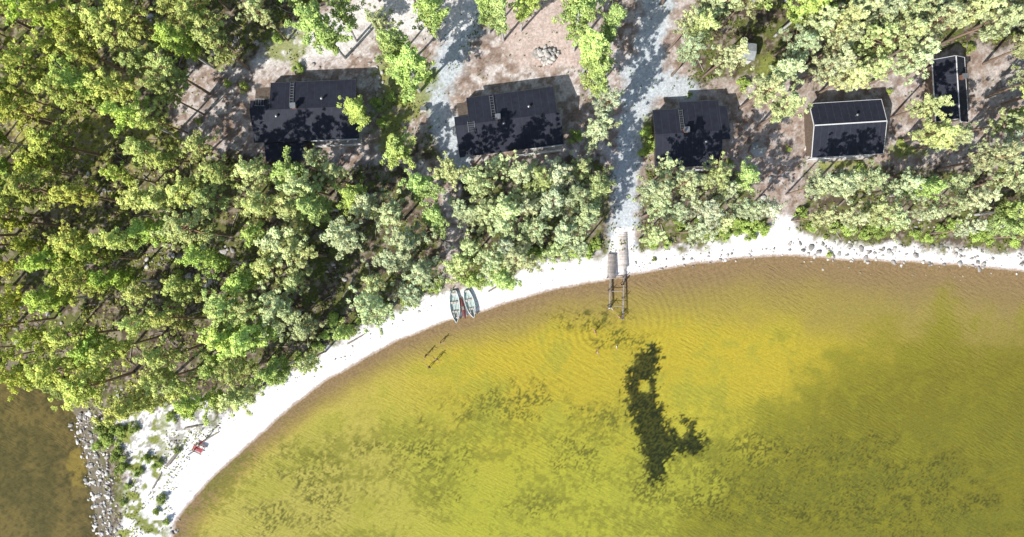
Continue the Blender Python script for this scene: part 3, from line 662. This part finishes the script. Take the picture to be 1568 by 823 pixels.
for sd in (-0.5,0.5): tube(pb,[(sd,-2.2,0.05),(sd,3.0,0.05)],[0.05,0.05],6,(0.4,0.36,0.32))
obj('planks',pb.mesh('boardwalk',[M_bark]),parent=e)
# ---------------------------------------------------------------- rowing boats
def boat(px,py,rot,L=4.7,Bm=0.75,mo=M_boat):
    X_,Y_=W(px,py,0.4);e=empty('rowing_boat',(X_,Y_,max(tz(X_,Y_),0.0)+0.12),math.radians(rot))
    ns=16;V=[];F=[]
    for i in range(ns):
        t=i/(ns-1);yb=(t-0.5)*L
        hb=Bm*(1-(abs(t-0.42)/0.58)**2.3 if t>0.42 else 1-0.45*((0.42-t)/0.42)**2);hb=max(hb,0.02);sheer=0.42+0.22*(2*t-0.9)**2
        for k in range(9):
            a=math.pi*k/8;cxv=math.cos(a);V.append((hb*math.copysign(abs(cxv)**0.75,cxv),yb,sheer-sheer*math.sin(a)**0.8*(1-0.35*t**4)))
    for i in range(ns-1):
        for k in range(8): F.append((i*9+k,i*9+k+1,(i+1)*9+k+1,(i+1)*9+k))
    F.append(tuple(range(9)))
    me=bpy.data.meshes.new('hull');me.from_pydata(V,[],F);me.materials.append(mo);me.update()
    h=obj('hull',me,parent=e);md=h.modifiers.new('s','SOLIDIFY');md.thickness=0.05;md.offset=-1
    for p in me.polygons:p.use_smooth=True
    gb_=Buf()
    for sd in (0,8):
        P_=[V[i*9+sd] for i in range(ns)];tube(gb_,[(a,b_,c_+0.02) for a,b_,c_ in P_],[0.045]*ns,6,(0.8,0.8,0.8))
    obj('gunwale',gb_.mesh('gunwale',[M_white]),parent=e)
    for yb,w_ in ((-1.9,0.9),(-0.6,1.3),(0.7,1.2),(1.6,0.75)): boxpart('thwart',e,(0,yb,0.33),(w_,0.26,0.04),M_woodl)
    boxpart('floor_board',e,(0,-0.2,0.09),(0.5,3.0,0.03),M_boati)
    ob=Buf()
    for sd in (-1,1):
        tube(ob,[(0.25*sd,-1.2,0.42),(0.22*sd,1.0,0.45)],[0.025,0.025],6,(0.5,0.4,0.3));tube(ob,[(0.22*sd,1.0,0.45),(0.22*sd,1.5,0.46)],[0.07,0.06],6,(0.5,0.4,0.3))
    obj('oars',ob.mesh('oars',[M_woodl]),parent=e)
boat(697,470,6+180,4.6,0.7);boat(720,466,16+180,4.0,0.66)
X_,Y_=W(709,472,0.3);e=empty('red_canoe',(X_,Y_,tz(X_,Y_)+0.1),math.radians(12))
cb=Buf();ts=np.linspace(-1,1,13);V=[];F=[]
for t in ts:
    for k in range(8):
        a=2*math.pi*k/8;w_=0.3*(1-t*t)**0.6+0.01;V.append((w_*math.cos(a),t*1.6,0.2+0.16*math.sin(a)*(1-0.5*t*t)+0.1*t*t))
for i in range(12):
    for k in range(8):F.append((i*8+k,i*8+(k+1)%8,(i+1)*8+(k+1)%8,(i+1)*8+k))
cb.add(V,F,(1,1,1));M_maroon=simple('maroon_hull',(0.16,0.04,0.035),0.5,0.2,3)
obj('hull',cb.mesh('canoe',[M_maroon],True),parent=e);boxpart('seat',e,(0,0,0.37),(0.34,0.5,0.05),M_wood)
# ---------------------------------------------------------------- picnic table, bench, log
X_,Y_=W(306,686,0.5);e=empty('picnic_table',(X_,Y_,tz(X_,Y_)),math.radians(-25));e.scale=(0.8,0.8,0.95)
for k in range(5): boxpart('table_top',e,(0,-0.32+0.16*k,0.74),(1.8,0.14,0.04),M_red)
for sd in (-1,1):
    for k in range(2): boxpart('bench_board',e,(0,sd*(0.68+0.15*k),0.45),(1.8,0.13,0.04),M_wood)
    boxpart('bench_beam',e,(sd*0.6,0,0.39),(0.06,1.7,0.08),M_wood)
    for s2 in (-1,1): boxpart('leg',e,(sd*0.64,s2*0.42,0.36),(0.05,0.08,0.8),M_wood,(s2*0.45,0,0))
X_,Y_=W(268,700,0.4);e=empty('log_bench',(X_,Y_,tz(X_,Y_)),math.radians(52))
lb2=Buf();tube(lb2,[(-1.5,0,0.38),(0,0,0.4),(1.5,0,0.38)],[0.19,0.2,0.17],10,(0.30,0.26,0.22))
for q in (-1,1): tube(lb2,[(q,-0.1,-0.1),(q,-0.02,0.3)],[0.12,0.12],8,(0.26,0.22,0.18))
obj('log',lb2.mesh('log',[M_bark]),parent=e)
for px,py,r_ in [(243,735,60),(325,668,30),(300,652,10),(545,520,30),(760,440,30)]:
    X_,Y_=W(px,py,0.2)
    lb3=Buf();a=math.radians(r_);L=1.3;z_=tz(X_,Y_)+0.1
    tube(lb3,[(X_-L*math.cos(a),Y_-L*math.sin(a),z_),(X_,Y_,z_+0.05),(X_+L*math.cos(a),Y_+L*math.sin(a),z_+0.02)],[0.12,0.11,0.07],8,(0.34,0.30,0.26))
    obj('driftwood_log',lb3.mesh('driftwood',[M_bark]))
X_,Y_=W(650,170,1);e=empty('utility_box',(X_,Y_,tz(X_,Y_)));boxpart('cabinet',e,(0,0,0.5),(0.7,0.45,1.0),M_white);boxpart('lid',e,(0,0,1.03),(0.8,0.55,0.06),M_metal)
# ---------------------------------------------------------------- people
def person(px,py,facing,arms,suit,shirt=False,hair=(0.10,0.06,0.03),scale=1.0,step=0.15,lean=0.0,base=None):
    X_,Y_=W(px,py,0.8);z_=tz(X_,Y_) if base is None else base
    V=[];E=[];R=[]
    def add(p,r_,par=None):
        V.append(p);R.append(r_)
        if par is not None:E.append((par,len(V)-1))
        return len(V)-1
    ly=lambda z:-lean*max(0,z-0.95)
    pel=add((0,0,0.95),0.135);sp1=add((0,ly(1.12),1.12),0.115,pel);ch=add((0,ly(1.32),1.32),0.135,sp1);nb=add((0,ly(1.46),1.46),0.065,ch);nk=add((0,ly(1.53)-0.01,1.53),0.052,nb);hd=add((0,ly(1.62)-0.02,1.62),0.088,nk);tp=add((0,ly(1.70)-0.01,1.70),0.075,hd)
    for sd in (-1,1):
        hip=add((0.10*sd,0,0.88),0.095,pel);kn=add((0.11*sd,-step*sd*0.6-0.02,0.50),0.058,hip);an=add((0.12*sd,-step*sd+0.03,0.09),0.038,kn);ft=add((0.13*sd,-step*sd-0.13,0.035),0.032,an)
        sh=add((0.19*sd,ly(1.40),1.40),0.062,ch);ax,ay,az=arms[0 if sd<0 else 1]
        el_=add((0.19*sd+0.28*ax*sd,ly(1.4)-0.28*ay,1.40+0.28*az),0.042,sh)
        wx_,wy_,wz_=0.19*sd+0.52*ax*sd,ly(1.4)-0.54*ay-0.04,1.40+0.52*az+0.03
        wr=add((wx_,wy_,wz_),0.028,el_)
        dv=unit(np.array([ax*sd,-ay-0.1,az]));sv=unit(np.cross(dv,[0.1,0.2,1.0]))
        pm_=np.array([wx_,wy_,wz_])+dv*0.07;pa=add(tuple(pm_),0.030,wr)
        for k,(o,l) in enumerate(((-0.03,0.075),(-0.01,0.09),(0.01,0.085),(0.03,0.065))):
            q=pm_+sv*o+dv*l*0.6;a_=add(tuple(q),0.009,pa);add(tuple(q+dv*l*0.4+[0,0,-0.015]),0.007,a_)
        q=np.array([wx_,wy_,wz_])+dv*0.05+sv*0.055;add(tuple(q),0.010,wr)
    me=bpy.data.meshes.new('body');me.from_pydata(V,E,[]);o=obj('body',me)
    md=o.modifiers.new('k','SKIN')
    for i,v in enumerate(me.skin_vertices[0].data): v.radius=(R[i],R[i]);v.use_root=(i==0)
    s2=o.modifiers.new('ss','SUBSURF');s2.levels=1
    dg=bpy.context.evaluated_depsgraph_get();nm=bpy.data.meshes.new_from_object(o.evaluated_get(dg));bpy.data.objects.remove(o)
    nm.materials.clear();nm.materials.append(M_skin);nm.materials.append(suit)
    for p in nm.polygons:
        c_=p.center;p.use_smooth=True
        isb=(0.72<c_.z<1.02 and abs(c_.x)<0.22) or (shirt and 1.0<c_.z<1.47 and abs(c_.x)<0.26)
        p.material_index=1 if isb else 0
    e=empty('person',(X_,Y_,z_),math.radians(facing));e.scale=(scale,)*3
    obj('body',nm,parent=e)
    hb=Buf();v=IV*[0.098,0.108,0.10];v[:,1]=np.where((v[:,1]<-0.03)&(v[:,2]<0.03),v[:,1]*0.3,v[:,1]);hb.add(v+[0,ly(1.68)+0.01,1.70],IF,hair)
    obj('hair',hb.mesh('hair',[M_bark],True),parent=e)
    fb_=Buf();fb_.add(IV*[0.014,0.022,0.02]+[0,ly(1.62)-0.115,1.61],IF,(0.5,0.3,0.22));fb_.add(IV*[0.028,0.008,0.007]+[0,ly(1.6)-0.103,1.565],IF,(0.4,0.12,0.1))
    for sd in (-1,1): fb_.add(IV*[0.012,0.008,0.009]+[0.033*sd,ly(1.63)-0.1,1.645],IF,(0.05,0.04,0.04));fb_.add(IV*[0.012,0.022,0.032]+[0.092*sd,ly(1.62)-0.02,1.62],IF,(0.5,0.3,0.22))
    obj('face',fb_.mesh('face',[M_bark],True),parent=e)
    return e
down=(0.25,0.1,-0.95);out_=(0.9,0.2,0.15);fwd=(0.2,0.9,-0.3);upa=(0.6,0.2,0.7)
wh=cloth('white_cloth',(0.75,0.78,0.8));nv=cloth('navy_cloth',(0.03,0.04,0.09));rd_=cloth('red_cloth',(0.5,0.04,0.05));bl=cloth('blue_cloth',(0.08,0.2,0.45));bk=cloth('black_cloth',(0.02,0.02,0.02))
person(934,472,20,(out_,fwd),wh,True,(0.45,0.33,0.16))
person(950,486,160,(down,out_),nv,False)
person(953,436,200,(down,down),bk,True)
person(912,509,-60,(out_,upa),rd_,False)
person(915,541,100,(out_,out_),bl,False,(0.4,0.28,0.12),0.85,0.25,0.3)
person(946,531,30,(fwd,down),wh,True,scale=0.85)
person(652,545,60,(out_,fwd),bk,True)
person(669,551,-40,(fwd,out_),bl,False,scale=0.9)
person(657,563,150,(out_,out_),nv,True,scale=0.9)
person(675,525,10,(down,out_),nv,False,scale=0.85)
person(312,676,230,(fwd,down),rd_,True,step=0.1)
person(296,692,60,(down,fwd),wh,True,step=0.1)
# ---------------------------------------------------------------- light, world, camera
E=math.radians(43);A=math.radians(48)
ld=Vector((math.cos(E)*math.cos(A),math.cos(E)*math.sin(A),-math.sin(E)))
sl=bpy.data.lights.new('sun','SUN');sl.energy=5.0;sl.angle=math.radians(0.5);sl.color=(1,0.965,0.91)
so=bpy.data.objects.new('sun',sl);scene.collection.objects.link(so);so.rotation_euler=ld.to_track_quat('-Z','Y').to_euler();so.location=(-60,-60,80)
w_=bpy.data.worlds.new('World');scene.world=w_;w_.use_nodes=True;nt=w_.node_tree
sk=nt.nodes.new('ShaderNodeTexSky');sk.sky_type='NISHITA';sk.sun_disc=False;sk.sun_elevation=E;sk.sun_rotation=math.radians(222)
bg=nt.nodes['Background'];bg.inputs[1].default_value=0.14;nt.links.new(sk.outputs[0],bg.inputs[0])
cd=bpy.data.cameras.new('camera');cd.lens=24;cd.sensor_width=36;cd.clip_end=6000;cd.clip_start=0.5
co=bpy.data.objects.new('camera',cd);scene.collection.objects.link(co);co.location=(0,0,H);scene.camera=co
scene.view_settings.view_transform='Standard';scene.view_settings.look='None';scene.view_settings.exposure=0
print('trees',len(trees))
